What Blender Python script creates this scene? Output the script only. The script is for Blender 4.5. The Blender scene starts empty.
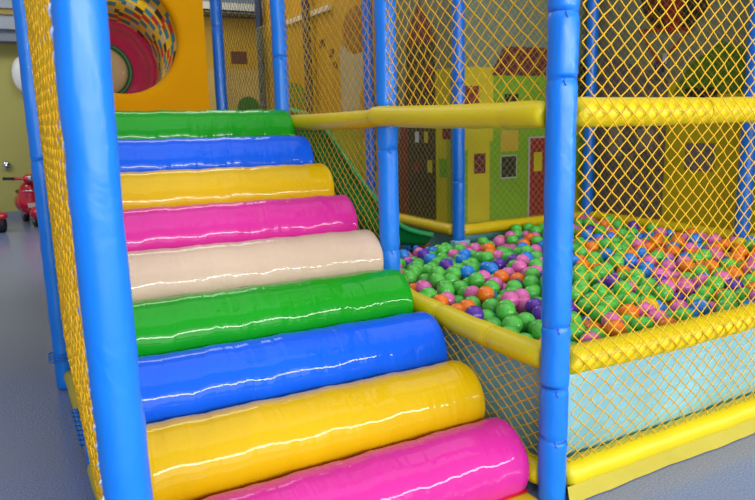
import bpy, math, random
from mathutils import Vector, Matrix
random.seed(7)
S = bpy.context.scene
COL = S.collection
PI = math.pi

# ------------------------------------------------------------------ materials
def lin(c):
    c = c / 255.0
    return c / 12.92 if c <= .04045 else ((c + .055) / 1.055) ** 2.4
def rgb(r, g, b): return (lin(r), lin(g), lin(b), 1)

def mat(name, col, rough=.5, coat=0, bump=None, var=0.0, vscale=6.0, metal=0.0, spec=.5, trans=0.0, sss=0):
    """bump = (scale xyz, strength, distance, detail)"""
    m = bpy.data.materials.new(name); m.use_nodes = True
    nt = m.node_tree; N = nt.nodes; L = nt.links
    b = N['Principled BSDF']
    b.inputs['Base Color'].default_value = col
    b.inputs['Roughness'].default_value = rough
    b.inputs['Metallic'].default_value = metal
    b.inputs['Specular IOR Level'].default_value = spec
    b.inputs['Coat Weight'].default_value = coat
    b.inputs['Coat IOR'].default_value = 1.4
    b.inputs['Coat Roughness'].default_value = .02
    b.inputs['Transmission Weight'].default_value = trans
    tc = N.new('ShaderNodeTexCoord')
    if var:
        n = N.new('ShaderNodeTexNoise'); n.inputs['Scale'].default_value = vscale; n.inputs['Detail'].default_value = 4
        L.new(tc.outputs['Object'], n.inputs['Vector'])
        mx = N.new('ShaderNodeMix'); mx.data_type = 'RGBA'; mx.blend_type = 'MULTIPLY'
        mx.inputs['Factor'].default_value = 1
        r = N.new('ShaderNodeMapRange'); r.inputs['From Min'].default_value = .3; r.inputs['From Max'].default_value = .7
        r.inputs['To Min'].default_value = 1 - var; r.inputs['To Max'].default_value = 1 + var * .4
        L.new(n.outputs['Fac'], r.inputs['Value'])
        mx.inputs['A'].default_value = col
        L.new(r.outputs['Result'], mx.inputs['B'])
        L.new(mx.outputs['Result'], b.inputs['Base Color'])
    if bump:
        sc, st, dist, det = bump
        mp = N.new('ShaderNodeMapping'); mp.inputs['Scale'].default_value = sc
        n = N.new('ShaderNodeTexNoise'); n.inputs['Scale'].default_value = 1; n.inputs['Detail'].default_value = det
        n.inputs['Distortion'].default_value = .6
        L.new(tc.outputs['Object'], mp.inputs['Vector']); L.new(mp.outputs['Vector'], n.inputs['Vector'])
        bp = N.new('ShaderNodeBump'); bp.inputs['Strength'].default_value = st; bp.inputs['Distance'].default_value = dist
        L.new(n.outputs['Fac'], bp.inputs['Height'])
        L.new(bp.outputs['Normal'], b.inputs['Normal']); L.new(bp.outputs['Normal'], b.inputs['Coat Normal'])
    return m

POSTB = ((9, 9, 5), .6, .012, 3)
M = {}
M['post'] = mat('blue_post_vinyl', rgb(6, 122, 230), .4, .06, bump=POSTB, var=.08, vscale=4)
M['post_dark'] = mat('dimmed_blue_vinyl', rgb(4, 106, 208), .35, .15, bump=POSTB, var=.1)  # post vinyl with the dimness of the back put into its colour
M['post_shaded'] = mat('shaded_blue_vinyl', rgb(26, 44, 74), .5, bump=POSTB)  # blue post vinyl, deep shade of the far bays painted into the colour
M['tie'] = mat('blue_nylon_tie', rgb(20, 105, 215), .4)
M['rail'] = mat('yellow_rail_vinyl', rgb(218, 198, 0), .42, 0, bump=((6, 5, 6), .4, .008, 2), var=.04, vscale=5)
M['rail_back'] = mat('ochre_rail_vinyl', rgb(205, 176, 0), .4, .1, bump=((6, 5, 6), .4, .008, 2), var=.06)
M['flap'] = mat('pale_yellow_vinyl', rgb(184, 170, 52), .6, 0, bump=((12, 12, 12), .5, .01, 3))
ROLL = ((26, 5, 5), .45, .010, 1.2)
def rollmat(n, c): return mat(n, c, .5, .7, bump=ROLL, var=.06, vscale=3, spec=.1)
M['r_green'] = rollmat('green_roller_vinyl', rgb(6, 152, 16))
M['r_blue'] = rollmat('blue_roller_vinyl', rgb(0, 92, 236))
M['r_yellow'] = rollmat('yellow_roller_vinyl', rgb(212, 172, 0))
M['r_pink'] = rollmat('pink_roller_vinyl', rgb(208, 42, 148))
M['r_cream'] = rollmat('cream_roller_vinyl', rgb(206, 180, 158))
M['piping_red'] = mat('red_vinyl_piping', rgb(205, 25, 45), .3)
M['net_y'] = mat('yellow_braided_cord', rgb(220, 170, 0), .7, bump=((300, 300, 300), .3, .002, 1))
M['net_o'] = mat('ochre_braided_cord', rgb(192, 140, 4), .7)
M['net_p'] = mat('pale_olive_cord', rgb(175, 165, 70), .8)
M['net_k'] = mat('black_braided_cord', rgb(24, 26, 22), .8)
M['lace'] = mat('white_lacing_cord', rgb(215, 225, 235), .6)
M['rope_b'] = mat('blue_rope', rgb(20, 110, 205), .6)
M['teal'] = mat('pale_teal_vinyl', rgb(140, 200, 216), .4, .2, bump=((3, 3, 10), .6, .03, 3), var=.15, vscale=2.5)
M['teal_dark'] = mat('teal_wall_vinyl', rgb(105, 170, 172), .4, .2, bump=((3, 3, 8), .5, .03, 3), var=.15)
M['panel_y'] = mat('amber_panel_vinyl', rgb(216, 152, 0), .8, 0, bump=((2, 2, 2), .3, .03, 2), var=.08, vscale=2, spec=.1)
M['slide'] = mat('green_slide_plastic', rgb(8, 112, 50), .3, .3, var=.1)
M['slide_rim'] = mat('green_slide_rim', rgb(30, 140, 75), .3, .3)
M['pad'] = mat('navy_floor_pad', rgb(30, 50, 70), .8)
M['mat_y'] = mat('yellow_mat', rgb(215, 190, 30), .45, var=.1)
M['deck'] = mat('platform_vinyl', rgb(200, 80, 40), .5)
M['white'] = mat('white_enamel', rgb(225, 228, 228), .35)
M['beam'] = mat('white_beam_paint', rgb(200, 195, 175), .5, var=.1)
M['redp'] = mat('red_gloss_plastic', rgb(185, 16, 48), .2, .8)
M['redball'] = mat('red_knob_plastic', rgb(190, 10, 30), .3)
M['blackp'] = mat('black_rubber', rgb(18, 18, 20), .55)
M['chrome'] = mat('chrome', rgb(200, 205, 215), .12, metal=1)
M['seatm'] = mat('dark_seat_vinyl', rgb(45, 38, 38), .5)
M['plate'] = mat('grey_plate', rgb(190, 190, 190), .5)
M['pinkt'] = mat('pink_tube_vinyl', rgb(205, 28, 100), .3, .4)
M['greent'] = mat('green_ring_vinyl', rgb(38, 100, 50), .4)
M['dome'] = mat('cream_dome_plastic', rgb(205, 196, 140), .15, .6)
M['wall'] = mat('olive_wall_paint', rgb(180, 176, 100), .85, var=.06, vscale=1)
M['ceil'] = mat('ceiling_paint', rgb(205, 210, 212), .9, var=.05, vscale=1)
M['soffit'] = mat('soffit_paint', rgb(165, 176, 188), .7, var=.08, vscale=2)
M['soffit2'] = mat('soffit_grey_paint', rgb(128, 138, 150), .7)  # darker grey for the lowest soffit band, baseboard and bracket
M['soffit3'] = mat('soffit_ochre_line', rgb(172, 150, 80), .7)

# ball colours
BC = dict(green=rgb(82, 190, 70), pink=rgb(220, 105, 175), orange=rgb(235, 118, 14), blue=rgb(24, 128, 225),
          purple=rgb(88, 42, 165), yellow=rgb(228, 190, 20))
for k, c in BC.items():
    M['ball_' + k] = mat(k + '_ball_plastic', c, .33, .25, spec=.5, var=.05, vscale=20)

# floor: polished speckled vinyl
def floor_mat():
    m = bpy.data.materials.new('speckled_blue_grey_floor'); m.use_nodes = True
    nt = m.node_tree; N = nt.nodes; L = nt.links; b = N['Principled BSDF']
    tc = N.new('ShaderNodeTexCoord')
    n1 = N.new('ShaderNodeTexNoise'); n1.inputs['Scale'].default_value = 130; n1.inputs['Detail'].default_value = 3
    n2 = N.new('ShaderNodeTexNoise'); n2.inputs['Scale'].default_value = 1.2; n2.inputs['Detail'].default_value = 3
    for n in (n1, n2): L.new(tc.outputs['Object'], n.inputs['Vector'])
    cr = N.new('ShaderNodeValToRGB')
    cr.color_ramp.elements[0].position = .35; cr.color_ramp.elements[0].color = rgb(98, 112, 156)
    cr.color_ramp.elements[1].position = .68; cr.color_ramp.elements[1].color = rgb(140, 154, 192)
    L.new(n1.outputs['Fac'], cr.inputs['Fac'])
    mx = N.new('ShaderNodeMix'); mx.data_type = 'RGBA'; mx.inputs['B'].default_value = rgb(128, 134, 160)
    mr = N.new('ShaderNodeMapRange'); mr.inputs['From Min'].default_value = .35; mr.inputs['From Max'].default_value = .65
    mr.inputs['To Max'].default_value = .6
    L.new(n2.outputs['Fac'], mr.inputs['Value']); L.new(mr.outputs['Result'], mx.inputs['Factor'])
    L.new(cr.outputs['Color'], mx.inputs['A']); L.new(mx.outputs['Result'], b.inputs['Base Color'])
    b.inputs['Roughness'].default_value = .2; b.inputs['Specular IOR Level'].default_value = .5
    return m
M['floor'] = floor_mat()

# ------------------------------------------------------------------ mesh helpers
class MB:
    def __init__(s): s.v = []; s.f = []; s.m = []; s.sm = []
    def face(s, idx, mi=0, smooth=False): s.f.append(idx); s.m.append(mi); s.sm.append(smooth)
    def box(s, x0, x1, y0, y1, z0, z1, mi=0):
        b = len(s.v)
        s.v += [(x0,y0,z0),(x1,y0,z0),(x1,y1,z0),(x0,y1,z0),(x0,y0,z1),(x1,y0,z1),(x1,y1,z1),(x0,y1,z1)]
        for q in ((0,3,2,1),(4,5,6,7),(0,1,5,4),(1,2,6,5),(2,3,7,6),(3,0,4,7)): s.face([b+i for i in q], mi)
        return s
    def tube(s, pts, rad, seg=12, mi=0, cap=True, smooth=True, up=None):
        pts = [Vector(p) for p in pts]; n = len(pts)
        if not hasattr(rad, '__len__'): rad = [rad] * n
        t0 = (pts[1] - pts[0]).normalized()
        a = Vector(up) if up else (Vector((0,0,1)) if abs(t0.z) < .9 else Vector((1,0,0)))
        nrm = (a - t0 * a.dot(t0)).normalized()
        base = len(s.v)
        for i, p in enumerate(pts):
            t = (pts[min(i+1, n-1)] - pts[max(i-1, 0)])
            t = t.normalized() if t.length > 1e-9 else t0
            nrm = (nrm - t * nrm.dot(t)).normalized(); bn = t.cross(nrm)
            for k in range(seg):
                an = 2*PI*k/seg
                s.v.append(tuple(p + (nrm*math.cos(an) + bn*math.sin(an)) * rad[i]))
        for i in range(n-1):
            for k in range(seg):
                k2 = (k+1) % seg; b0 = base + i*seg; b1 = b0 + seg
                s.face([b0+k, b0+k2, b1+k2, b1+k], mi, smooth)
        if cap:
            s.face([base+k for k in range(seg)][::-1], mi); s.face([base+(n-1)*seg+k for k in range(seg)], mi)
        return s
    def sphere(s, c, r, seg=16, rings=10, mi=0, sc=(1,1,1)):
        base = len(s.v); c = Vector(c)
        for i in range(rings+1):
            th = PI*i/rings
            for k in range(seg):
                a = 2*PI*k/seg
                s.v.append((c.x+r*sc[0]*math.sin(th)*math.cos(a), c.y+r*sc[1]*math.sin(th)*math.sin(a), c.z+r*sc[2]*math.cos(th)))
        for i in range(rings):
            for k in range(seg):
                k2=(k+1)%seg; b0=base+i*seg; b1=b0+seg
                s.face([b0+k, b1+k, b1+k2, b0+k2], mi, True)
        return s
    def poly(s, pts, mi=0):
        b = len(s.v); s.v += [tuple(p) for p in pts]; s.face(list(range(b, b+len(pts))), mi); return s
    def build(s, name, mats, parent=None, loc=None):
        me = bpy.data.meshes.new(name)
        me.from_pydata(s.v, [], s.f)
        if not isinstance(mats, (list, tuple)): mats = [mats]
        for m in mats: me.materials.append(m)
        me.polygons.foreach_set('material_index', s.m)
        me.polygons.foreach_set('use_smooth', s.sm)
        me.update()
        o = bpy.data.objects.new(name, me); COL.objects.link(o)
        if loc is not None: o.location = loc
        if parent is not None: o.parent = parent
        return o

def tag(o, label=None, cat=None, group=None, kind=None):
    if label: o['label'] = label
    if cat: o['category'] = cat
    if group: o['group'] = group
    if kind: o['kind'] = kind
    return o
def empty(name, loc, label, cat, group=None):
    o = bpy.data.objects.new(name, None); COL.objects.link(o); o.location = loc; o.empty_display_size = .1
    return tag(o, label, cat, group)
def struct(name, mb, m):
    o = mb.build(name, m); o['kind'] = 'structure'; return o

# ------------------------------------------------------------------ setting
struct('floor', MB().box(-9, 9, -9, 10.6, -.1, 0), M['floor'])
struct('wall_back', MB().box(-9, 9, 10.6, 10.8, 0, 4.6), M['wall'])
struct('wall_right', MB().box(9, 9.2, -9, 10.8, 0, 4.6), M['wall'])
struct('ceiling', MB().box(-9, 9, -3, 10.8, 4.6, 4.8), M['ceil'])
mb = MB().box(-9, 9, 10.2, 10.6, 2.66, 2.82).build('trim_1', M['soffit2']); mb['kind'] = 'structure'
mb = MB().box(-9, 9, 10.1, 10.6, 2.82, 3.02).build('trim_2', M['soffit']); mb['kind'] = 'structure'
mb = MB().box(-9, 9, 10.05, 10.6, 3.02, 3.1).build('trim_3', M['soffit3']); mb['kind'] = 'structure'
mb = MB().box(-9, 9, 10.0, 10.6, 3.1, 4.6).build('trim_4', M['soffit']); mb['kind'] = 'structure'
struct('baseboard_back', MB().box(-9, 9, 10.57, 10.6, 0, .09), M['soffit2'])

# ------------------------------------------------------------------ posts
def post(x, y, z0, z1, r, m, label, joints=(), seg=28, group=None, foot=True, name='padded_post', bow=0):
    root = empty(name, (x, y, 0), label, 'post', group)
    zs = [z0, z0 + .012]; rs = [r * .86, r]
    z = z0 + .05
    allj = sorted(joints)
    rnd = random.Random(hash((round(x,2), round(y,2))) & 0xffff)
    pts = {z0: .86, z0+.012: 1.0, z1-.012: 1.0, z1: .86}
    while z < z1 - .05:
        if all(abs(z - j) > .03 for j in allj): pts[z] = 1 + rnd.uniform(-.018, .018)
        z += .07
    for j in allj:
        pts[j-.022] = 1.02; pts[j-.006] = .965; pts[j] = .90; pts[j+.006] = .965; pts[j+.022] = 1.02
    ks = sorted(pts)
    mb = MB().tube([(rnd.uniform(-.0015,.0015) - bow*math.sin(PI*min(1, max(0, (k-.2)/1.9))), rnd.uniform(-.0015,.0015), k) for k in ks], [r*pts[k] for k in ks], seg)
    mb.build('foam_sleeve', m, root)
    for j in allj:
        t = MB()
        ring = [(r*.915*math.cos(a), r*.915*math.sin(a), j) for a in [2*PI*i/24 for i in range(25)]]
        t.tube(ring, .0028, 6, cap=False)
        an = math.atan2(-1.678 - y, -1.605 - x) + .15
        t.tube([(r*.92*math.cos(an), r*.92*math.sin(an), j), (r*1.1*math.cos(an), r*1.1*math.sin(an), j-.006), (r*1.12*math.cos(an+.1), r*1.12*math.sin(an+.1), j-.02)], .0022, 6)
        t.build('cable_tie', M['tie'], root)
    if foot and z0 > .05:
        f = MB().tube([(0,0,0),(0,0,z0+.01)], .026, 16)
        f.build('steel_foot', M['chrome'], root)
    return root

R = .05
post(-1.438, -.28, .002, 2.9, R-.0025, M['post'], 'large bright blue padded post in the left foreground beside the stairs', (2.25,), 48, bow=.010)
post(0, 0, .002, 2.9, R-.001, M['post'], 'blue padded post at the front corner between pink roller and ball pit net', (.247, .432, .655, 1.466, 1.671, 2.2), 40)
post(0, 1.13, .002, 2.9, R-.002, M['post'], 'blue padded post halfway up the stairs beside the cream roller', (1.223, 1.415, .75, 1.9), 36)
post(-.02, 2.40, .002, 2.9, R-.003, M['post'], 'blue padded post at the right end of the top green roller', (1.75,), 28)
post(-.003, 3.75, .002, 2.9, R-.005, M['post_dark'], 'darker blue padded post beside the yellow panel with the round hole', (2.1,), 24)
post(-1.416, 2.15, .002, 2.9, R-.005, M['post'], 'thin looking blue padded post at far left beyond the side net', (1.2, 2.0), 24)
post(-1.388, 1.02, .002, 2.9, R-.005, M['post'], 'blue padded post behind the side net with only its foot showing below it', (1.2,), 24)
post(1.40, 2.52, .43, 2.9, R-.004, M['post_dark'], 'blue padded post standing in the balls at the inner corner of the printed walls', (1.6, .9), 28, foot=False)
post(2.76, 2.55, .43, 2.9, R-.003, M['post_dark'], 'blue padded post in the far right corner of the ball pit', (1.5,), 24, foot=False)
post(2.74, 1.13, .43, 2.9, R-.001, M['post_dark'], 'blue padded post on the right wall of the ball pit near the photo edge', (1.5,), 24, foot=False)
post(1.38, 3.86, .1, 2.9, R-.004, M['post_dark'], 'blue padded post behind the stair net, left of the brown tower picture', (1.6,), 20)
post(1.40, 5.25, .1, 2.9, R-.006, M['post_shaded'], 'shade-toned blue padded post behind the stair net, first beyond the slide', (1.6,), 20)
post(1.40, 6.7, .1, 2.9, R-.006, M['post_shaded'], 'shade-toned blue padded post furthest back, seen between two blue posts', (1.6,), 20)
post(2.76, 0, .002, 2.9, R, M['post'], 'blue padded post at the outer right corner of the ball pit', (.4, 1.4), 24)
# teal collar where corner post meets wall
tag(MB().box(-.07, .07, -.03, .03, 0, .45).build('corner_pad', M['teal'], None, (1.40, 2.50, 0)), 'small pale teal pad below the inner corner post', 'pad')
# upright between P2 run and pit right bay (front)
# ------------------------------------------------------------------ rails
def rail(p, q, r, m, label, name='padded_rail', group=None, sag=.006, joints=(), seg=24):
    p = Vector(p); q = Vector(q); L = (q-p).length; d = (q-p)/L
    rnd = random.Random(int(p.x*91+p.y*17+p.z*37+q.x*7)); n = max(8, int(L/.06))
    ts = {}
    for i in range(n+1):
        ts[i/n] = 1 + rnd.uniform(-.022, .022)
    e = r*.35/L
    for a, b in ((0, .55), (e*.5, .84), (e*1.3, .96)): ts[a] = b; ts[1-a] = b
    for j in joints:
        for k in [k for k in ts if abs(k-j)*L < .03]: del ts[k]
        ts[j-.02/L] = 1.01; ts[j] = .92; ts[j+.02/L] = 1.01
    ks = sorted(ts)
    pts = [p + (q-p)*k + Vector((rnd.uniform(-1,1)*.0015, rnd.uniform(-1,1)*.0015, -sag*4*k*(1-k) + rnd.uniform(-1,1)*.0015)) - p for k in ks]
    root = empty(name, p, label, 'rail', group)
    MB().tube(pts, [r*ts[k] for k in ks], seg).build('foam_sleeve', m, root)
    for j in joints:
        c = (q-p)*j + Vector((0,0,-sag*4*j*(1-j)))
        a = d.cross(Vector((0,0,1))).normalized(); b = d.cross(a)
        ring = [c + (a*math.cos(t)+b*math.sin(t))*r*.935 for t in [2*PI*i/20 for i in range(21)]]
        MB().tube(ring, .0025, 6, cap=False).build('cable_tie', M['rail_back'], root)
    return root
ZU, ZM, ZB = 1.366, .515, .078
# pit front, lower/mid/upper; bays to x=2.76
rail((.045, 0, ZU), (1.36, 0, ZU), .049, M['rail'], 'upper yellow padded rail behind the front net right of the corner post', joints=(.5,))
rail((1.37, 0, ZU), (2.70, 0, ZU), .049, M['rail'], 'upper yellow padded rail of the outer front bay of the ball pit')
rail((.045, 0, ZM), (1.36, 0, ZM), .052, M['rail'], 'middle yellow padded rail along the front edge of the balls', sag=.012, joints=(.62,))
rail((1.37, 0, ZM), (2.70, 0, ZM), .052, M['rail'], 'middle yellow padded rail of the outer front bay of the ball pit')
rail((.045, 0, ZB+.006), (1.36, 0, ZB+.006), .052, M['rail'], 'bottom yellow padded rail on the floor below the front net', sag=0)
rail((1.37, 0, ZB+.006), (2.70, 0, ZB+.006), .052, M['rail'], 'bottom yellow padded rail of the outer front bay')
# stair side
rail((-.05, 1.175, ZU+.01), (-.012, .045, ZU-.005), .046, M['rail'], 'yellow padded hand rail between the two blue posts above the ball pit opening', joints=(.82,))
rail((-.01, 2.30, ZU-.008), (-.005, 1.17, ZU+.002), .045, M['rail'], 'yellow padded hand rail from the top green roller to the middle post')
rail((.03, 1.09, ZM+.01), (.01, .045, ZM+.005), .048, M['rail'], 'yellow padded rail between the rollers and the balls', sag=.012, joints=(.35, .7))
rail((0, 1.09, ZB), (0, .045, ZB), .048, M['rail'], 'bottom yellow padded rail beside the lowest rollers', sag=0)
# pit back rails
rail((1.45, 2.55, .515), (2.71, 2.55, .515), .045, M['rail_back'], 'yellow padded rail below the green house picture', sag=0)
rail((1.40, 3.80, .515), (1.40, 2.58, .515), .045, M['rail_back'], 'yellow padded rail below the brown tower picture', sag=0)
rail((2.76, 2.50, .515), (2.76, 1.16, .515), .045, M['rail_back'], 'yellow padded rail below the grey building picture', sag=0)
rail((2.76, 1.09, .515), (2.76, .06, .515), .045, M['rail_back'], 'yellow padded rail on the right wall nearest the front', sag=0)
rail((2.76, 2.50, 1.40), (2.76, 2.49, 1.40), .02, M['rail_back'], 'tiny') if False else None
# left side floor rails
rail((-1.390, 2.09, .085), (-1.392, 1.08, .085), .036, M['flap'], 'pale yellow padded floor rail under the side net, farther one', sag=-.0)
rail((-1.400, .96, .085), (-1.380, -.22, .085), .040, M['flap'], 'pale yellow padded floor rail under the side net, nearer one', sag=-.0)

# floor flap under the bottom front rail
o = MB()
n = 40
for i in range(n):
    x0 = .03 + 2.68*i/n; x1 = .03 + 2.68*(i+1)/n
    w = lambda x: -.052 - .004*math.sin(x*9) - .002*math.sin(x*31)
    o.poly([(x0, -.046, .064), (x0, w(x0)-.006, .004), (x1, w(x1)-.006, .004), (x1, -.046, .064)])
tag(o.build('floor_flap', M['flap']), 'thin pale yellow vinyl flap on the floor under the front bottom rail', 'flap')

# ------------------------------------------------------------------ nets
def net(origin, ud, vd, W, H, cw, ch, r, m, label, shape=None, jit=.003, bulge=None, name='safety_net', group=None, seg=4, shear=0.0):
    """diamond mesh of cords between origin, origin+ud*W, +vd*H. shape(u,v)->keep"""
    O = Vector(origin); U = Vector(ud); V = Vector(vd); Nn = U.cross(V)
    rnd = random.Random(int(W*100+H*10+O.x*13+O.y*7))
    nu = int(round(W/(cw/2))); nv = int(round(H/(ch/2)))
    cache = {}
    def P(i, j):
        if (i, j) not in cache:
            u = W*i/nu; v = H*j/nv
            b = bulge(u/W, v/H) if bulge else .008*math.sin(u*5+1)*math.sin(v*4)
            uu = u + (rnd.uniform(-jit, jit) if 0 < i < nu else 0) + shear*math.sin(PI*min(1,v/H))*math.sin(PI*u/W)
            cache[(i, j)] = O + U*uu + V*(v + (rnd.uniform(-jit, jit) if 0 < j < nv else 0)) + Nn*(b + rnd.uniform(-.002,.002))
        return cache[(i, j)]
    mb = MB()
    def ok(i, j):
        return shape is None or shape(W*i/nu, H*j/nv)
    for i in range(nu):
        for j in range(nv):
            if (i + j) % 2 == 0: a, b = (i, j), (i+1, j+1)
            else: a, b = (i+1, j), (i, j+1)
            if ok(*a) and ok(*b): mb.tube([P(*a), P(*b)], r, seg, cap=False)
    # knots
    for (i, j), p in list(cache.items()):
        if (i + j) % 2 == 0 and 0 < i < nu:
            d = (U*.6+V).normalized()*r*1.3
            mb.tube([p-d, p+d], r*1.45, 5)
    root = mb
    o = mb.build(name, m)
    o.location = (0, 0, 0)
    tag(o, label, 'net', group)
    # border cord as a part
    edge = [P(i, 0) for i in range(nu+1) if ok(i, 0)]
    if len(edge) > 2: MB().tube(edge, r*1.4, 6).build('border_cord', m, o)
    edge = [P(i, nv) for i in range(nu+1) if ok(i, nv)]
    if len(edge) > 2: MB().tube(edge, r*1.4, 6).build('border_cord', m, o)
    return o
X, Y, Z = (1,0,0), (0,1,0), (0,0,1)
net((.02, -.060, .125), X, Z, 1.36, 2.68, .063, .056, .0025, M['net_y'], 'yellow diamond net hung across the front of the ball pit right of the corner post', bulge=lambda u, v: .004*math.sin(u*7)*math.sin(v*9) - .05*max(0, 1-v/.055)**1.5, jit=.003)
net((1.40, -.060, .125), X, Z, 1.34, 2.68, .063, .056, .0025, M['net_y'], 'yellow diamond net across the outer front bay of the ball pit')
net((-.02, .04, 1.40), Y, Z, 1.06, 1.42, .068, .060, .0026, M['net_y'], 'yellow diamond net above the hand rail over the ball pit opening', shear=.04)
net((-.005, .06, .10), Y, Z, 1.0, .40, .074, .048, .0025, M['net_y'], 'short yellow net in front of the teal panel beside the lowest rollers')
net((-.005, 1.16, 1.40), Y, Z, 1.2, 1.42, .064, .058, .0023, M['net_o'], 'yellow diamond net above the hand rail along the upper stairs')
net((-.000, 1.16, .45), Y, Z, 1.2, .88, .062, .052, .0022, M['net_o'], 'yellow diamond net between the upper stairs and the green slide')
net((-.0, 2.45, 1.28), Y, Z, 1.26, 1.5, .06, .064, .0013, M['net_k'], 'black diamond net between the top post and the darker blue post')
net((-1.45, -.24, .15), Vector((.088, 2.35, 0)).normalized(), Z, 2.35, 2.7, .062, .062, .0028, M['net_y'], 'yellow side net left of the stairs, seen almost edge on', bulge=lambda u, v: -.058*math.sin(PI*u)*(.3+.7*min(1, v*6)) - .003*math.sin(u*9)*math.sin(v*7))
net((1.45, 2.585, .56), X, Z, 1.27, 2.3, .062, .062, .0010, M['net_p'], 'fine net stretched over the green and yellow house picture', jit=.002)
net((1.425, 2.62, .56), Y, Z, 1.2, 2.2, .062, .062, .0010, M['net_p'], 'fine net stretched over the brown tower picture', jit=.002)
net((2.80, .1, .56), Y, Z, 2.4, 2.3, .062, .062, .0010, M['net_o'], 'fine net stretched over the grey building picture', jit=.002)
net((1.335, 3.92, .9), Y, Z, 2.75, 1.6, .065, .065, .0014, M['net_p'], 'pale net along the far yellow picture wall behind the slide', jit=.002)

# lacing on left posts
def lacing(x, y, z0, z1, side, pitch, r, label):
    mb = MB(); n = int((z1-z0)/pitch*8); pts = []
    for i in range(n+1):
        t = i/8.0; z = z0 + (z1-z0)*i/n; a = 2*PI*t
        pts.append((x + side*.006*math.cos(a), y + .010*math.sin(a), z))
    mb.tube(pts, r, 5)
    return tag(mb.build('lacing_cord', M['lace']), label, 'cord')
lacing(-1.491, -.274, .3, 2.4, .6, .04, .0028, 'white cord lacing the side net to the large foreground post')
lacing(-1.372, 2.09, 1.3, 2.6, 1, .06, .0032, 'white cord lacing the side net to the far left post')
# rope tie near middle left post foot
mb = MB(); pts = []
for i in range(120):
    t = i/119; a = t*2*PI*8
    pts.append((-1.43 + .011*math.cos(a), 1.08 + .36*t, .125 + .013*math.sin(a) + .02*t))
mb.tube(pts, .005, 6)
tag(mb.build('rope_lashing', M['rope_b']), 'blue rope wound around the floor rail beside the middle left post', 'rope')
mb = MB(); pts = []
for i in range(60):
    t = i/59; a = t*2*PI*3
    pts.append((-1.43 + .054*math.cos(a), 2.15 + .054*math.sin(a), .15 + .05*t))
mb.tube(pts, .004, 6)
tag(mb.build('rope_lashing', M['rope_b']), 'blue rope wound around the foot of the far left post', 'rope')

# ------------------------------------------------------------------ stair rollers
order = ['pink', 'yellow', 'blue', 'green', 'cream', 'pink', 'yellow', 'blue', 'green']
where = ['pink vinyl roller step at the very bottom of the stairs', 'yellow vinyl roller step just above the bottom pink one',
         'blue vinyl roller step third from the bottom', 'green vinyl roller step just below the cream one',
         'cream vinyl roller step in the middle of the stairs', 'pink vinyl roller step just above the cream one',
         'yellow vinyl roller step third from the top', 'blue vinyl roller step second from the top',
         'green vinyl roller step topmost on the stairs']
RR = .149
def roller(k, y, z, colour, label):
    root = empty('roller_step', (0, y, z), label, 'roller step', 'padded roller steps of the stairs')
    root.rotation_euler = (0, math.radians(1.0 - .08*k) if k else 0, 0)
    rnd = random.Random(k*5+2)
    x0, x1 = -1.336, -.050; seg = 56; nx = 60
    ph = [rnd.uniform(0, 6.3) for _ in range(6)]
    mb = MB()
    def prof(x):
        e = min(x-x0, x1-x)
        b = .022
        return 1.0 if e >= b else 1 - .10*(1-math.sqrt(max(0, 1-((b-e)/b)**2)))*1.0
    xs = [x0, x0+.003, x0+.008, x0+.015, x0+.022] + [x0+.022+(x1-x0-.044)*i/nx for i in range(1, nx)] + [x1-.022, x1-.015, x1-.008, x1-.003, x1]
    pts = len(xs)
    for x in xs:
        for s in range(seg):
            a = 2*PI*s/seg
            # a=0 top ; towards front negative y
            w = .0016*math.sin(x*23+ph[0]+2.2*math.cos(a)) + .0011*math.sin(x*47+ph[1]+3*a) + .0008*math.sin(x*90+ph[2]+5*a)
            r = RR*prof(x) + w
            yy = -r*math.sin(a); zz = r*math.cos(a)
            if z + zz < .012: zz = .012 - z
            mb.v.append((x, yy, zz))
    for i in range(pts-1):
        for s in range(seg):
            s2 = (s+1) % seg
            mb.face([i*seg+s, (i+1)*seg+s, (i+1)*seg+s2, i*seg+s2], 0, True)
    mb.build('vinyl_cover', M['r_'+colour], root)
    for xe, sgn in ((x0, -1), (x1, 1)):
        c = MB(); c.v.append((xe + sgn*.004, 0, max(0, .012-z)))
        rr = RR*.90
        for s in range(seg):
            a = 2*PI*s/seg; c.v.append((xe, -rr*math.sin(a), max(rr*math.cos(a), .012-z)))
        for s in range(seg):
            s2 = (s+1) % seg
            c.face([0, 1+s, 1+s2] if sgn < 0 else [0, 1+s2, 1+s], 0, True)
        c.build('end_cap', M['r_'+colour], root)
    # seam piping along the underside front
    if k == 0:
        MB().tube([(x0, -.128, .018-z), (x1, -.128, .018-z)], .007, 8).build('red_piping', M['piping_red'], root)
    return root
for k in range(9):
    roller(k, .2 + .2595*k, .083 + .1503*k + (.014, .010, .005, 0, 0, 0, 0, 0, 0)[k], order[k], where[k])
# sloping base under rollers
b = MB()
yb0, yb1 = .30, 2.45
prof = [(yb0, .012), (yb1, .012), (yb1, 1.2), (2.42, 1.2)]
sl = [(2.28-.02, 1.05), (.34, .02)]
P_ = [(y, z) for y, z in [(.44, .012), (2.34, .012), (2.34, 1.06), ]]
A = [(-1.33, y, z) for y, z in P_]; B = [(-.07, y, z) for y, z in P_]
b.poly(A[::-1]); b.poly(B)
for i in range(3):
    j = (i+1) % 3; b.poly([A[i], A[j], B[j], B[i]])
tag(b.build('stair_ramp', M['mat_y']), 'yellow ramp base hidden under the padded roller steps', 'ramp')
tag(MB().box(-1.335, -.052, -.035, .5, 0, .011).build('floor_mat', M['mat_y']), 'thin yellow mat under the bottom pink roller', 'mat')
# top platform
tag(MB().box(-1.28, .0, 2.43, 5.2, 1.20, 1.26).build('platform_deck', M['deck']), 'orange red deck behind the top green roller', 'deck')

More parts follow.
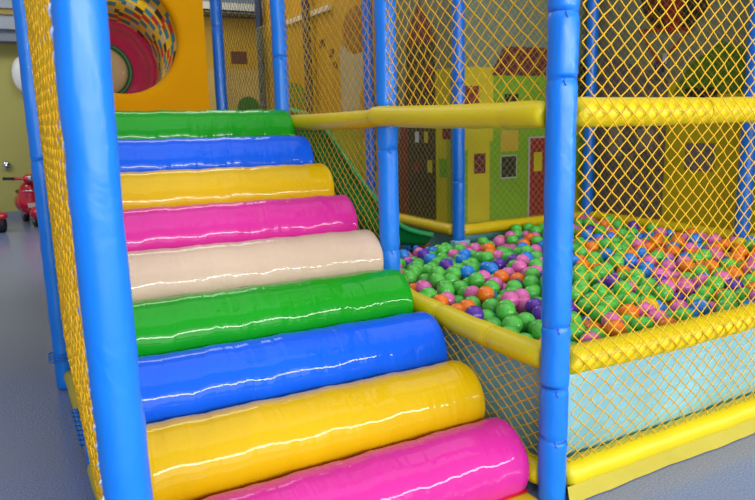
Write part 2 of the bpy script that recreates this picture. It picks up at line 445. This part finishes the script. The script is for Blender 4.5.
# ------------------------------------------------------------------ yellow panel with round hole + tunnel
HX, HZ, HR = -.72, 2.0, .41
def hole_panel():
    root = empty('tunnel_panel', (HX, 3.70, 1.26), 'amber yellow padded panel with a round crawl hole at the top of the stairs', 'panel')
    mb = MB(); n = 72
    x0, x1, z0, z1 = -1.38 - HX, -.115 - HX, 0, 1.64
    cz = HZ - 1.26
    def outer(a):
        c, s = math.cos(a), math.sin(a)
        t = min((x1/c) if c > 1e-6 else 1e9, (x0/c) if c < -1e-6 else 1e9, ((z1-cz)/s) if s > 1e-6 else 1e9, ((z0-cz)/s) if s < -1e-6 else 1e9)
        return (t*c, cz + t*s)
    # rings: outer back, outer front, rounded lip, inner
    prof = [(None, .06), (None, 0), (1.14, 0), (1.07, .003), (1.03, .010), (1.0, .025), (.985, .04), (.985, .07)]
    for rr, yy in prof:
        for k in range(n):
            a = 2*PI*k/n
            if rr is None: x, z = outer(a)
            else: x, z = HR*rr*math.cos(a), cz + HR*rr*math.sin(a)
            mb.v.append((x, yy, z))
    for i in range(len(prof)-1):
        for k in range(n):
            k2 = (k+1) % n
            mb.face([i*n+k, i*n+k2, (i+1)*n+k2, (i+1)*n+k], 0, i >= 2)
    mb.build('padded_face', M['panel_y'], root)
    return root
hole_panel()
# crawl tunnel with coloured lattice bands
def tunnel():
    root = empty('crawl_tunnel', (HX, 3.78, HZ), 'crawl tunnel of red, yellow and turquoise lattice behind the round hole', 'tunnel')
    cols = [mat('lattice_yellow', rgb(235, 200, 20), .5), mat('lattice_turquoise', rgb(20, 130, 160), .5), mat('lattice_red', rgb(200, 30, 50), .5),
            mat('lattice_dark', rgb(25, 45, 45), .5), mat('lattice_pale', rgb(200, 195, 170), .5)]
    mb = MB(); n = 72; ny = 20; Ln = 1.15; r = HR*1.0
    def c(y): return (.07*(y/Ln)**2, -.13*(y/Ln))
    for i in range(ny+1):
        y = Ln*i/ny; cx, cz = c(y)
        for k in range(n):
            a = 2*PI*k/n; mb.v.append((cx + r*math.cos(a), y, cz + r*math.sin(a)))
    for i in range(ny):
        for k in range(n):
            k2 = (k+1) % n
            ii = i + k//5
            if ii % 3 == 0: mi = 0
            else: mi = (1, 2, 1, 0, 1, 2, 3, 4)[(k//2 + (ii//3)*3) % 8]
            mb.face([i*n+k, i*n+k2, (i+1)*n+k2, (i+1)*n+k], mi, True)
    mb.build('lattice_wall', cols, root)
    # hoops
    for y in (0.35, .75):
        cx, cz = c(y)
        ring = [(cx + (r+.012)*math.cos(t), y, cz + (r+.012)*math.sin(t)) for t in [2*PI*i/48 for i in range(49)]]
        MB().tube(ring, .012, 8, cap=False).build('hoop', M['rail'], root)
    cx, cz = c(Ln)
    # pink funnel
    mb = MB(); prof = [(1.02, 0), (.99, .01), (.93, .16), (.80, .30), (.62, .36), (.60, .37)]
    for rr, yy in prof:
        for k in range(n):
            a = 2*PI*k/n; mb.v.append((cx + r*rr*math.cos(a), Ln+yy, cz + r*rr*math.sin(a)))
    for i in range(len(prof)-1):
        for k in range(n):
            k2=(k+1)%n; mb.face([i*n+k, i*n+k2, (i+1)*n+k2, (i+1)*n+k], 0, True)
    mb.build('pink_funnel', M['pinkt'], root)
    ring = [(cx + r*.60*math.cos(t), Ln+.37, cz + r*.60*math.sin(t)) for t in [2*PI*i/48 for i in range(49)]]
    MB().tube(ring, .028, 10, cap=False).build('green_ring', M['greent'], root)
    MB().sphere((cx, Ln+.42, cz), r*.58, 32, 20, sc=(1, .55, 1)).build('bubble_window', M['dome'], root)
tunnel()
# small fitting at foot of P5
rt = empty('pipe_fitting', (-.10, 3.66, 1.262), 'small white pipe fitting with a red knob on the deck', 'fitting')
MB().tube([(0,0,.032),(.075,0,.032)], .028, 16).build('white_sleeve', M['white'], rt)
MB().sphere((-.018,-.0,.034), .033, 14, 9).build('red_knob', M['redball'], rt)

# ------------------------------------------------------------------ pit panels
def quilt(name, axis, c0, u0, u1, z0, z1, th, m, label):
    """soft panel with wavy face"""
    mb = MB(); nu = int((u1-u0)/.04); nz = int((z1-z0)/.04)
    def pt(i, j, side):
        u = u0+(u1-u0)*i/nu; z = z0+(z1-z0)*j/nz
        w = .006*math.sin(u*6+z*7)+.004*math.sin(u*15-z*11) if side == 0 else 0
        if j in (0, nz) or i in (0, nu): w = 0
        c = c0 + w + side*th
        return (c, u, z) if axis == 'x' else (u, c, z)
    for side in (0, 1):
        b = len(mb.v)
        for i in range(nu+1):
            for j in range(nz+1): mb.v.append(pt(i, j, side))
        for i in range(nu):
            for j in range(nz):
                q = [b+i*(nz+1)+j, b+(i+1)*(nz+1)+j, b+(i+1)*(nz+1)+j+1, b+i*(nz+1)+j+1]
                mb.face(q if side == 0 else q[::-1], 0, True)
    n1 = (nu+1)*(nz+1)
    for i in range(nu):
        for j in (0, nz):
            a = i*(nz+1)+j; c = (i+1)*(nz+1)+j; mb.face([a, c, c+n1, a+n1])
    for j in range(nz):
        for i in (0, nu):
            a = i*(nz+1)+j; c = i*(nz+1)+j+1; mb.face([a, c, c+n1, a+n1])
    return tag(mb.build(name, m), label, 'panel')
quilt('side_panel', 'y', .060, .05, 2.70, .03, .452, .02, M['teal'], 'pale teal vinyl panel behind the net along the front of the pit')
quilt('side_panel', 'x', .062, .085, 1.08, .0, .452, .02, M['teal'], 'pale teal vinyl panel facing the lowest rollers')
quilt('side_panel', 'x', .062, 1.18, 2.36, .0, .5, .02, M['teal'], 'pale teal vinyl panel under the upper stairs side net')
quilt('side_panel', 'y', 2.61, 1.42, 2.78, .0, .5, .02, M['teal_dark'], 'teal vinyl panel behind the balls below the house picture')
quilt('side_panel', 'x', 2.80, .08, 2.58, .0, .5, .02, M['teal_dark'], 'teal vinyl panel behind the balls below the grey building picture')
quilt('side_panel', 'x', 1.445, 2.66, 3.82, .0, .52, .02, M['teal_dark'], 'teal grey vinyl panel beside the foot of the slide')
tag(MB().box(.08, 2.77, .08, 2.55, .002, .28).build('pit_floor_pad', M['pad']), 'dark padded bottom of the ball pit under the balls', 'pad')
tag(MB().box(.08, 1.38, 2.56, 3.8, .002, .28).build('pit_floor_pad', M['pad']), 'dark padded landing below the green slide', 'pad')

# ------------------------------------------------------------------ slide
def slide():
    root = empty('slide', (.05, 2.9, 0), 'dark green plastic slide dropping into the ball pit behind the stairs', 'slide')
    path = [(-.02, 1.27), (.10, 1.25), (.20, 1.17), (.30, 1.03), (.42, .86), (.55, .70), (.70, .55), (.85, .46), (1.0, .42), (1.16, .40)]
    # smooth
    P = []
    for i in range(len(path)-1):
        p0 = path[max(i-1,0)]; p1 = path[i]; p2 = path[i+1]; p3 = path[min(i+2, len(path)-1)]
        for s in range(5):
            t = s/5
            f = lambda a,b,c,d: .5*((2*b)+(-a+c)*t+(2*a-5*b+4*c-d)*t*t+(-a+3*b-3*c+d)*t**3)
            P.append((f(p0[0],p1[0],p2[0],p3[0]), f(p0[1],p1[1],p2[1],p3[1])))
    P.append(path[-1])
    sec = [(-.30, .17), (-.27, .165), (-.25, .08), (-.20, .02), (-.1, 0), (.1, 0), (.20, .02), (.25, .08), (.27, .165), (.30, .17)]
    bot = [(y, h-.02) if abs(y) < .27 else (y, h-.012) for y, h in sec]
    loop = sec + bot[::-1]
    mb = MB(); n = len(loop)
    for i, (x, z) in enumerate(P):
        a = P[max(i-1,0)]; b = P[min(i+1,len(P)-1)]; d = Vector((b[0]-a[0], b[1]-a[1])).normalized(); nn = Vector((-d.y, d.x))
        hs = 1 - .45*max(0, (x-.6)/.56)
        for (y, h) in loop: mb.v.append((x + nn.x*h*hs, y, z + nn.y*h*hs))
    for i in range(len(P)-1):
        for k in range(n):
            k2 = (k+1) % n; mb.face([i*n+k, i*n+k2, (i+1)*n+k2, (i+1)*n+k], 0, True)
    mb.face(list(range(n))); mb.face([(len(P)-1)*n+k for k in range(n)][::-1])
    mb.build('chute', M['slide'], root)
    for s in (-1, 1):
        pts = []
        for i, (x, z) in enumerate(P):
            a = P[max(i-1,0)]; b = P[min(i+1,len(P)-1)]; d = Vector((b[0]-a[0], b[1]-a[1])).normalized(); nn = Vector((-d.y, d.x))
            hs = 1 - .45*max(0, (x-.6)/.56)
            pts.append((x + nn.x*.172*hs, s*.292, z + nn.y*.172*hs))
        MB().tube(pts, .02, 10).build('side_rim', M['slide_rim'], root)
slide()

# ------------------------------------------------------------------ printed picture walls
def mural(name, origin, ud, W, H, base, shapes, label, flip=1, th=.02):
    """flat printed panel; shapes = list of (rgb, [(u,v)...]) with v measured from floor"""
    O = Vector(origin); U = Vector(ud); V = Vector((0,0,1)); Nn = U.cross(V)*flip   # towards viewer
    cols = {}; ms = []
    def mi(c):
        if c not in cols:
            cols[c] = len(ms); ms.append(mat('print_%d_%d_%d' % c, rgb(*[q_*.9 for q_ in c]), .6, 0, var=.14, vscale=3))  # prints toned down so their colour carries the dim back of the structure
        return cols[c]
    mb = MB()
    u0, u1, v0, v1 = W[0], W[1], H[0], H[1]
    q = [(u0,v0),(u1,v0),(u1,v1),(u0,v1)]
    f = [O + U*a + V*b for a, b in q]; bk = [p - Nn*th for p in f]
    mb.poly(f, mi(base)); mb.poly(bk[::-1], mi(base))
    for i in range(4):
        j = (i+1) % 4; mb.poly([f[i], bk[i], bk[j], f[j]], mi(base))
    for k, (c, pts) in enumerate(shapes):
        e = .0012*(k+1)*.35
        pts = [(min(max(a, u0+.001), u1-.001), min(max(b, v0+.001), v1-.001)) for a, b in pts]
        mb.poly([O + U*a + V*b + Nn*(.0008+e) for a, b in pts], mi(c))
    return tag(mb.build(name, ms), label, 'picture panel')
def rect(c, u0, u1, v0, v1): return (c, [(u0,v0),(u1,v0),(u1,v1),(u0,v1)])
def disc(c, u, v, ru, rv, n=20, a0=0, a1=2*PI): return (c, [(u+ru*math.cos(a0+(a1-a0)*i/n), v+rv*math.sin(a0+(a1-a0)*i/n)) for i in range(n+(0 if a1-a0>6.2 else 1))])
GREEN=(112,160,14); YEL=(196,180,4); YG=(150,165,10); SKY=(112,124,104); BRN=(52,34,14); RED=(120,24,20); DRED=(96,14,22)
LGY=(170,172,160); BLK=(22,24,18); ORA=(190,160,40); GRYB=(88,88,92); WHT=(190,195,200)
# back wall, plane y=2.66, u = x
bs = [rect(YEL, 1.46, 1.84, .5, 1.74), rect((170,165,20), 1.84, 2.8, .5, 1.2),
      rect(GREEN, 1.46, 1.585, .5, 1.12), rect(GREEN, 1.46, 1.70, 1.30, 1.48), rect((120,128,96), 1.46, 1.62, 1.74, 1.86),
      rect(GREEN, 1.80, 2.52, .5, 1.70), rect(YEL, 1.71, 1.83, 1.18, 1.72),
      rect(RED, 1.53, 1.69, 1.43, 1.60), 
      (DRED, [(1.80, 1.68), (2.58, 1.68), (2.50, 1.90), (1.93, 1.90)]),
      rect(LGY, 1.905, 2.075, .872, 1.06), rect(BLK, 1.915, 2.065, .885, 1.05),
      rect(ORA, 1.905, 2.085, 1.09, 1.255), rect(DRED, 1.645, 1.755, .93, 1.085),
      rect(BLK, 1.94, 2.08, 1.44, 1.54),
      rect(LGY, 2.19, 2.50, .5, 1.20), rect((140,16,30), 2.21, 2.48, .5, 1.185), rect(YEL, 2.25, 2.34, .915, 1.07),
      rect(YEL, 2.56, 2.82, .5, 1.5), rect(GREEN, 2.60, 2.78, .8, 1.2), (BRN, [(2.52,1.5),(2.82,1.5),(2.82,1.78),(2.66,1.78)])]
mural('picture_panel', (0, 2.66, 0), (1,0,0), (1.44, 2.82), (.53, 2.85), SKY, bs, 'printed wall panel with green and yellow houses, red roof and red door')
# side wall facing -x, plane x=1.49, u=y (from y=2.62 to 3.86)
ls = [rect(YEL, 2.66, 2.98, .5, 1.74), rect(YG, 2.66, 2.80, .5, 1.3), rect(GREEN, 2.80, 2.91, .90, 1.05), rect(RED, 2.69, 2.86, 1.20, 1.30),
      rect((120,128,96), 2.66, 2.96, 1.74, 1.86), rect((110,60,20), 3.38, 3.9, .5, 1.2),
      rect(RED, 3.34, 3.42, .5, 1.7), rect(BRN, 2.955, 3.38, .5, 2.02), (RED, [(2.93, 1.96), (3.42, 1.96), (3.18, 2.30)]),
      rect(RED, 3.0, 3.08, 1.6, 1.8), rect(WHT, 3.20, 3.26, 1.17, 1.26), rect(ORA, 3.06, 3.12, 1.17, 1.26), rect(RED, 3.20, 3.28, .92, 1.01),
      rect(YEL, 3.00, 3.075, .93, 1.03), rect(RED, 3.42, 3.5, .5, 1.45), rect(YEL, 3.55, 3.9, .5, 1.7)]
def xm(shapes): return shapes
mural('picture_panel', (1.49, 0, 0), (0,1,0), (2.70, 3.86), (.53, 2.85), (118,126,108), ls, 'printed wall panel with a tall brown tower under a pointed red roof', flip=-1)
# farther side wall
T1=(196,146,10); T2=(176,134,20)
fs = [rect((186,180,150), 4.12, 4.62, .8, 2.08), (T1, [(3.9,.8),(4.5,.8),(4.15,1.72),(3.9,1.72)]), disc((150,96,20), 4.25, 2.2, .3, .22),
      rect((186,176,20), 3.9, 4.5, .6, 1.2), rect(RED, 3.92, 4.0, .9, 1.6), rect((90,40,10), 4.75, 4.86, 2.0, 2.08), rect((90,40,10), 4.95, 5.1, 2.12, 2.2),
      rect((90,40,10), 4.68, 4.78, 1.88, 1.95), rect((110,20,10), 4.5, 4.56, 1.0, 1.08), rect((110,20,10), 4.42, 4.48, 1.15, 1.23), rect((110,20,10), 4.6, 4.66, 1.05, 1.13),
      (YG, [(4.2,.6),(5.3,.6),(5.3,1.2),(4.9,1.36),(4.2,1.25)]),
      disc((60,110,10), 5.9, 1.62, .42, .2), rect((178,158,20), 5.3, 8.3, .8, 1.45), (T2, [(6.0,1.9),(8.2,1.9),(8.2,2.4),(6.0,2.4)])]
mural('picture_panel', (1.475, 0, 0), (0,1,0), (3.9, 6.76), (.6, 2.95), T1, fs, 'printed amber wall panel far behind the slide with a pale tower', flip=-1)
tag(MB().box(1.43, 1.465, 4.75, 6.0, 2.45, 2.50).build('ceiling_beam', M['beam']), 'cream white beam along the top of the far amber picture wall', 'beam')
# end wall of structure
es = [rect((206,170,84), -.9, 2.35, .6, 2.14), rect((110,60,20), 1.52, 1.76, 2.22, 2.40), disc((70,120,14), 1.74, 1.60, .17, .16), rect((190,60,20), 1.5, 2.1, .7, 1.56)]
mural('picture_panel', (0, 8.3, 0), (1,0,0), (-.95, 2.4), (.6, 2.93), (206, 160, 24), es, 'printed ochre end wall panel seen between the two back posts')
end_beam = tag(MB().box(-.85, 2.4, 8.08, 8.24, 2.935, 3.03).build('ceiling_beam', M['beam']), 'cream white beam over the ochre end wall', 'beam')
mb = MB()
mb.box(-.85, 2.4, 8.1, 8.14, 2.84, 2.855).box(-.85, 2.4, 8.1, 8.14, 2.92, 2.935)
for i in range(32):
    x = -.83 + i*.1; mb.tube([(x, 8.12, 2.85), (x+.05, 8.12, 2.925), (x+.1, 8.12, 2.85)], .006, 5)
mb.build('lattice_truss', M['blackp'], end_beam)['label'] = 'thin dark lattice'
# right wall, plane x=2.86, u=y
rs = [rect(YEL, 1.36, 1.88, .5, 1.58), rect(YEL, .1, 1.4, .5, 1.45), (( 60,112,10), [(.1,1.45),(1.88,1.42),(1.70,1.70),(1.45,1.84),(1.1,1.7),(.8,1.8),(.1,1.6)]),
      rect(YEL, .1, 1.86, .5, 1.48), rect(GRYB, 1.87, 2.56, .5, 1.66), (GRYB, [(1.87,1.64),(2.56,1.64),(2.5,1.84),(2.1,1.70)]),
      rect((128,124,120), 2.28, 2.42, 1.02, 1.26), rect((128,124,120), 1.98, 2.14, 1.08, 1.24), rect((118,112,108), 2.16, 2.26, .9, 1.06), rect((128,124,120), 2.0, 2.1, 1.35, 1.5),
      rect((104,104,112), 1.45, 1.69, .94, 1.14), rect(BLK, 1.46, 1.72, 1.44, 1.53),
      disc(BLK, 1.84, 2.28, .32, .34, 28), disc((130,20,18), 1.86, 2.26, .09, .33, 20), disc((80,14,14), 2.05, 2.3, .06, .24, 16),
      (( 150,24,24), [(2.17,2.0),(2.14,2.0),(1.95,1.74),(1.98,1.74)]), ((150,24,24), [(1.70,1.96),(1.67,1.96),(1.93,1.74),(1.96,1.74)]), ((150,24,24), [(2.16,2.0),(2.16,1.975),(1.70,1.94),(1.70,1.965)]),
      rect((180,185,205), 1.89, 1.93, 1.72, 1.80), rect((30,40,90), 1.91, 2.0, 1.66, 1.74),
      rect((150,40,20), .95, 1.09, .8, 1.1)]
mural('picture_panel', (2.86, 0, 0), (0,1,0), (.08, 2.64), (.53, 2.85), SKY, rs, 'printed wall panel with a grey building, hills and a dark hot air balloon', flip=-1)

# ------------------------------------------------------------------ balls
BRAD = .0455; D = 2*BRAD
def fill_balls():
    rnd = random.Random(21)
    cell = D; grid = {}
    balls = []
    def base(x, y): return .285
    def allowed(x, y):
        if not (.142 < x < 2.665 and .140 < y < 3.2): return False
        if y > 2.565:
            return 1.26 < x < 1.30
        if (x < 1.24 and y > 2.50) or (x > 1.3 and y > 2.455): return False
        if abs(x-1.40) < .09+BRAD*.8 and y > 2.46-BRAD: return False
        if math.hypot(x-2.74, y-1.13) < .09: return False
        if x > 2.68 and y > 2.47: return False
        return True
    def rest(x, y):
        z = base(x, y) + BRAD
        ci, cj = int(x/cell), int(y/cell)
        for i in (ci-1, ci, ci+1):
            for j in (cj-1, cj, cj+1):
                for (bx, by, bz) in grid.get((i, j), ()):
                    d2 = (bx-x)**2 + (by-y)**2
                    if d2 < D*D:
                        zz = bz + math.sqrt(D*D - d2)
                        if zz > z: z = zz
        return z
    def target(x, y):
        return .50 - .06*max(0, min(1, (y-1.5)/.9))*max(0, min(1, (1.9-x)/.6)) + .012*math.sin(x*4+1)*math.sin(y*5) + .03*max(0, x-1.6) * min(1, y)
    fails = 0
    while len(balls) < 3100 and fails < 60:
        best = None
        for _ in range(22):
            x = rnd.uniform(.1, 2.74); y = rnd.uniform(.1, 3.0) if rnd.random() < .1 else rnd.uniform(.1, 2.57)
            if not allowed(x, y): continue
            z = rest(x, y) - target(x, y)
            if best is None or z < best[0]: best = (z, x, y)
        if best is None: continue
        _, x, y = best; z = rest(x, y); st = .03
        for _ in range(26):
            nx, ny = x + rnd.gauss(0, st), y + rnd.gauss(0, st)
            if allowed(nx, ny):
                nz = rest(nx, ny)
                if nz < z: x, y, z = nx, ny, nz
                else: st = max(.004, st*.9)
        if z + BRAD > target(x, y) + .03: fails += 1; continue
        fails = 0
        balls.append((x, y, z + .0002)); grid.setdefault((int(x/cell), int(y/cell)), []).append((x, y, z))
    return balls
balls = fill_balls()
rc = random.Random(5)
def colour_for(x, y):
    # the opening side has mostly green with a pink drift at the stairs; the right side is pinker and bluer
    w = dict(green=58, pink=13, orange=10, blue=9, purple=9, yellow=1)
    if x < .42 + .12*math.sin(y*5) and y > .75: w.update(pink=34, green=42, orange=6, purple=5, blue=6)
    if x > 1.25: w.update(green=36, pink=24, orange=14, blue=15, purple=8, yellow=3)
    if y < .5 and x > .5: w.update(orange=18, blue=16, yellow=7, pink=18)
    t = rc.uniform(0, sum(w.values()))
    for k, v in w.items():
        t -= v
        if t <= 0: return k
    return 'green'
cols = [colour_for(x, y) for x, y, z in balls]

# camera constants (used for the camera and for choosing which balls show largest)
CAM = Vector((-1.6051, -1.6781, 1.3501)); FPX = 683.7; yaw, pitch, roll = .5009, .1857, -.0247
F = Vector((math.sin(yaw)*math.cos(pitch), math.cos(yaw)*math.cos(pitch), -math.sin(pitch)))
R0 = Vector((math.cos(yaw), -math.sin(yaw), 0)); U0 = R0.cross(F)
Rv = R0*math.cos(roll) + U0*math.sin(roll); Uv = -R0*math.sin(roll) + U0*math.cos(roll)
def project(p):
    d = Vector(p) - CAM; zc = d.dot(F)
    return 377.5 + FPX*d.dot(Rv)/zc, 250 - FPX*d.dot(Uv)/zc, zc
buf = {}
for i, b in enumerate(balls):
    u, v, zc = project(b); rp = FPX*BRAD/zc
    for px in range(int(u-rp), int(u+rp)+2):
        for py in range(int(v-rp), int(v+rp)+2):
            if 0 <= px < 755 and 0 <= py < 500:
                q = (px-u)**2 + (py-v)**2
                if q < rp*rp:
                    dd = zc - BRAD*math.sqrt(1-q/(rp*rp))
                    # hidden by the rails and rollers
                    if py > (297 + (px-412)*.415 if px < 556 else 345 - (px-575)*.27): continue
                    if px < 402 or 541 < px < 571: continue
                    k = (px, py)
                    if k not in buf or buf[k][0] > dd: buf[k] = (dd, i)
vis = {}
for dd, i in buf.values(): vis[i] = vis.get(i, 0) + 1
ranked = sorted(vis, key=lambda i: -vis[i])[:300]
single = set(ranked)
proto = {}
for c in BC:
    m_ = MB().sphere((0,0,0), BRAD, 24, 14)
    me = bpy.data.meshes.new('play_ball'); me.from_pydata(m_.v, [], m_.f)
    me.polygons.foreach_set('use_smooth', m_.sm); me.materials.append(M['ball_'+c]); proto[c] = me
def zone(i):
    x, y, z = balls[i]; u, v, zc = project(balls[i])
    if u < 556:
        if v < 262: return 'in the far open pit below the printed houses'
        if u < 470: return 'in the open pit nearest the rollers'
        return 'in the open pit, close left of the corner post'
    if u < 650:
        if v < 268: return 'behind the front net, far back toward the picture wall'
        return 'behind the front net, just right of the corner post'
    if v < 268: return 'behind the front net at far right, below the picture'
    return 'at right behind the front net, close to the middle rail'
for i in ranked:
    c = cols[i]
    o = bpy.data.objects.new('play_ball', proto[c]); COL.objects.link(o); o.location = balls[i]
    zt = zone(i)
    tag(o, '%s plastic ball %s' % (c, zt), 'ball', '%s balls %s' % (c, zt))
    o.rotation_euler = (rc.uniform(0, 3), rc.uniform(0, 3), 0)
order_c = list(BC); mb = MB()
unit = MB().sphere((0,0,0), BRAD, 14, 8)
for i, (x, y, z) in enumerate(balls):
    if i in single: continue
    b = len(mb.v); mi = order_c.index(cols[i])
    mb.v += [(vx+x, vy+y, vz+z) for vx, vy, vz in unit.v]
    for f_ in unit.f: mb.face([b+k for k in f_], mi, True)
o = mb.build('play_balls_mass', [M['ball_'+c] for c in order_c])
tag(o, 'remaining mixed colour plastic balls filling the pit behind and under the nearest ones', 'balls', kind='stuff')

# ------------------------------------------------------------------ ride-on toys at far left
def scooter(x, y, rz, label):
    r = empty('toy_scooter', (x, y, 0), label, 'ride-on scooter'); r.rotation_euler = (0, 0, rz)
    # faces -y ; front at -y
    for yy in (-.40, .36):
        w = MB().tube([(-.035, yy, .115), (.035, yy, .115)], .115, 24)
        wo = w.build('wheel', M['blackp'], r)
        MB().tube([(-.04, yy, .115), (.04, yy, .115)], .05, 16).build('hub', M['chrome'], wo)
    # front shield
    mb = MB(); n = 12; lv = [(.20, .13, -.30), (.32, .17, -.27), (.44, .16, -.25), (.56, .12, -.22), (.62, .07, -.20)]
    for z, hw, yc in lv:
        for k in range(n+1):
            t = -1 + 2*k/n; mb.v.append((hw*t, yc + .09*t*t - .03, z))
        for k in range(n+1):
            t = 1 - 2*k/n; mb.v.append((hw*t, yc + .09*t*t - .0, z))
    w = 2*(n+1)
    for i in range(len(lv)-1):
        for k in range(w):
            k2 = (k+1) % w; mb.face([i*w+k, i*w+k2, (i+1)*w+k2, (i+1)*w+k], 0, True)
    mb.face(list(range(w))[::-1]); mb.face([(len(lv)-1)*w+k for k in range(w)])
    mb.build('front_shield', M['redp'], r)
    MB().sphere((0, -.40, .19), .13, 20, 12, sc=(.62, 1.1, .75)).build('front_fender', M['redp'], r)
    MB().sphere((0, -.24, .67), .085, 20, 12, sc=(1.1, .9, .8)).build('handlebar_head', M['redp'], r)
    MB().sphere((0, -.32, .68), .04, 16, 10, sc=(1, .5, 1)).build('headlight', M['chrome'], r)
    MB().tube([(-.20, -.21, .68), (0, -.235, .675), (.20, -.21, .68)], .02, 10).build('handlebar', M['redp'], r)
    for s in (-1, 1):
        MB().tube([(s*.19, -.212, .68), (s*.33, -.18, .69)], .021, 10).build('grip', M['blackp'], r)
    MB().tube([(-.13, -.3, .50), (-.0, -.345, .505), (.13, -.3, .50)], .012, 6).build('trim_strip', M['chrome'], r)
    MB().box(-.075, .075, -.335, -.325, .27, .33).build('number_plate', M['plate'], r)
    MB().box(-.11, .11, -.26, .1, .17, .21).build('footboard', M['redp'], r)
    mb = MB().sphere((0, .28, .30), .19, 24, 14, sc=(.75, 1.45, .8)); mb.build('rear_body', M['redp'], r)
    MB().sphere((0, .22, .46), .14, 20, 12, sc=(.85, 1.6, .35)).build('seat', M['seatm'], r)
scooter(-1.27, 9.5, .15, 'red toy scooter with black grip parked by the olive wall at far left')
def toybike(x, y, rz):
    r = empty('toy_quad_bike', (x, y, 0), 'red and black toy ride-on with chubby wheels at the left photo edge', 'ride-on toy'); r.rotation_euler = (0,0,rz)
    for sx in (-1, 1):
        for yy in (-.28, .28):
            wo = MB().tube([(sx*.14, yy, .12), (sx*.24, yy, .12)], .12, 20).build('wheel', M['blackp'], r)
            MB().tube([(sx*.135, yy, .12), (sx*.245, yy, .12)], .05, 12).build('hub', M['chrome'], wo)
            MB().sphere((sx*.19, yy, .22), .13, 16, 10, sc=(.75, 1.1, .5)).build('fender', M['redp'], r)
    MB().sphere((0, 0, .25), .2, 20, 12, sc=(.7, 1.7, .6)).build('body', M['redp'], r)
    MB().sphere((0, .12, .36), .13, 18, 10, sc=(.8, 1.5, .4)).build('seat', M['seatm'], r)
    MB().tube([(0, -.2, .3), (0, -.17, .46)], .022, 10).tube([(-.2, -.15, .47), (0, -.18, .46), (.2, -.15, .47)], .015, 8).build('handlebar', M['blackp'], r)
    MB().sphere((.0, -.34, .32), .045, 14, 9, sc=(1, .6, 1)).build('headlight', M['chrome'], r)
toybike(-1.93, 9.0, .3)
rt = empty('round_mirror', (-1.485, 10.55, .80), 'small round silver knob like mirror above the toys', 'mirror')
MB().sphere((0, 0, .02), .06, 18, 12, sc=(1, .5, 1)).build('mirror_disc', M['chrome'], rt)
MB().tube([(0, .0, .02), (0, .05, .02)], .02, 8).build('mount', M['white'], rt)
rt = empty('wall_fixture', (-1.10, 10.45, 2.2), 'white oval fixture on the olive wall behind the far left post', 'fixture')
MB().sphere((0, 0, 0), .27, 28, 16, sc=(.62, .35, 1)).build('oval_cover', M['white'], rt)
MB().box(-.06, .06, .05, .15, -.1, .1).build('wall_bracket', M['soffit2'], rt)

# ------------------------------------------------------------------ lights
def area(name, loc, tgt, sx, sy, power, col=(1,1,1)):
    l = bpy.data.lights.new(name, 'AREA'); l.shape = 'RECTANGLE'; l.size = sx; l.size_y = sy; l.energy = power; l.color = col
    o = bpy.data.objects.new(name, l); COL.objects.link(o); o.location = loc
    o.rotation_euler = (Vector(tgt)-Vector(loc)).to_track_quat('-Z', 'Z').to_euler()
    return o
area('window_strip', (1.0, -4.6, 1.95), (.3, .8, .7), 11, .34, 380, (1, .99, .97))
area('front_window', (-1.5, -6.5, 1.75), (0, 1, .7), 8.0, 3.2, 210, (.96, .98, 1))
area('overhead_fill', (.6, .2, 4.5), (.6, .2, 0), 6.0, 5.0, 105, (1, .98, .95))  # broad soft light added overhead as fill
area('rear_wall_fill', (.1, 6.0, 4.4), (.1, 6.0, 0), 2.5, 3.0, 110, (1, .97, .9))  # light added to brighten the far walls behind the slide
area('far_hall_fill', (-3.5, 7.5, 4.5), (-2.5, 9, 0), 2.5, 1.5, 130, (1, .98, .95))  # unseen light added to brighten the olive back wall
area('tunnel_fill', (-.72, 4.1, 2.36), (-.72, 4.5, 1.9), .3, .3, 3.5)  # light added inside the tube, stands in for light entering through the lattice
w = bpy.data.worlds.new('World'); S.world = w; w.use_nodes = True
w.node_tree.nodes['Background'].inputs['Color'].default_value = (.78, .87, 1, 1)
w.node_tree.nodes['Background'].inputs['Strength'].default_value = .45

# ------------------------------------------------------------------ camera
cd = bpy.data.cameras.new('camera'); cam = bpy.data.objects.new('camera', cd); COL.objects.link(cam)
cd.sensor_width = 36; cd.sensor_fit = 'HORIZONTAL'; cd.lens = FPX/755*36
cam.matrix_world = Matrix(((Rv.x, Uv.x, -F.x, CAM.x), (Rv.y, Uv.y, -F.y, CAM.y), (Rv.z, Uv.z, -F.z, CAM.z), (0,0,0,1)))
cd.clip_start = .02
cd.dof.use_dof = True; cd.dof.focus_distance = 2.6; cd.dof.aperture_fstop = 4.5
S.camera = cam
S.view_settings.view_transform = 'Standard'
S.view_settings.look = 'None'
S.view_settings.exposure = 0
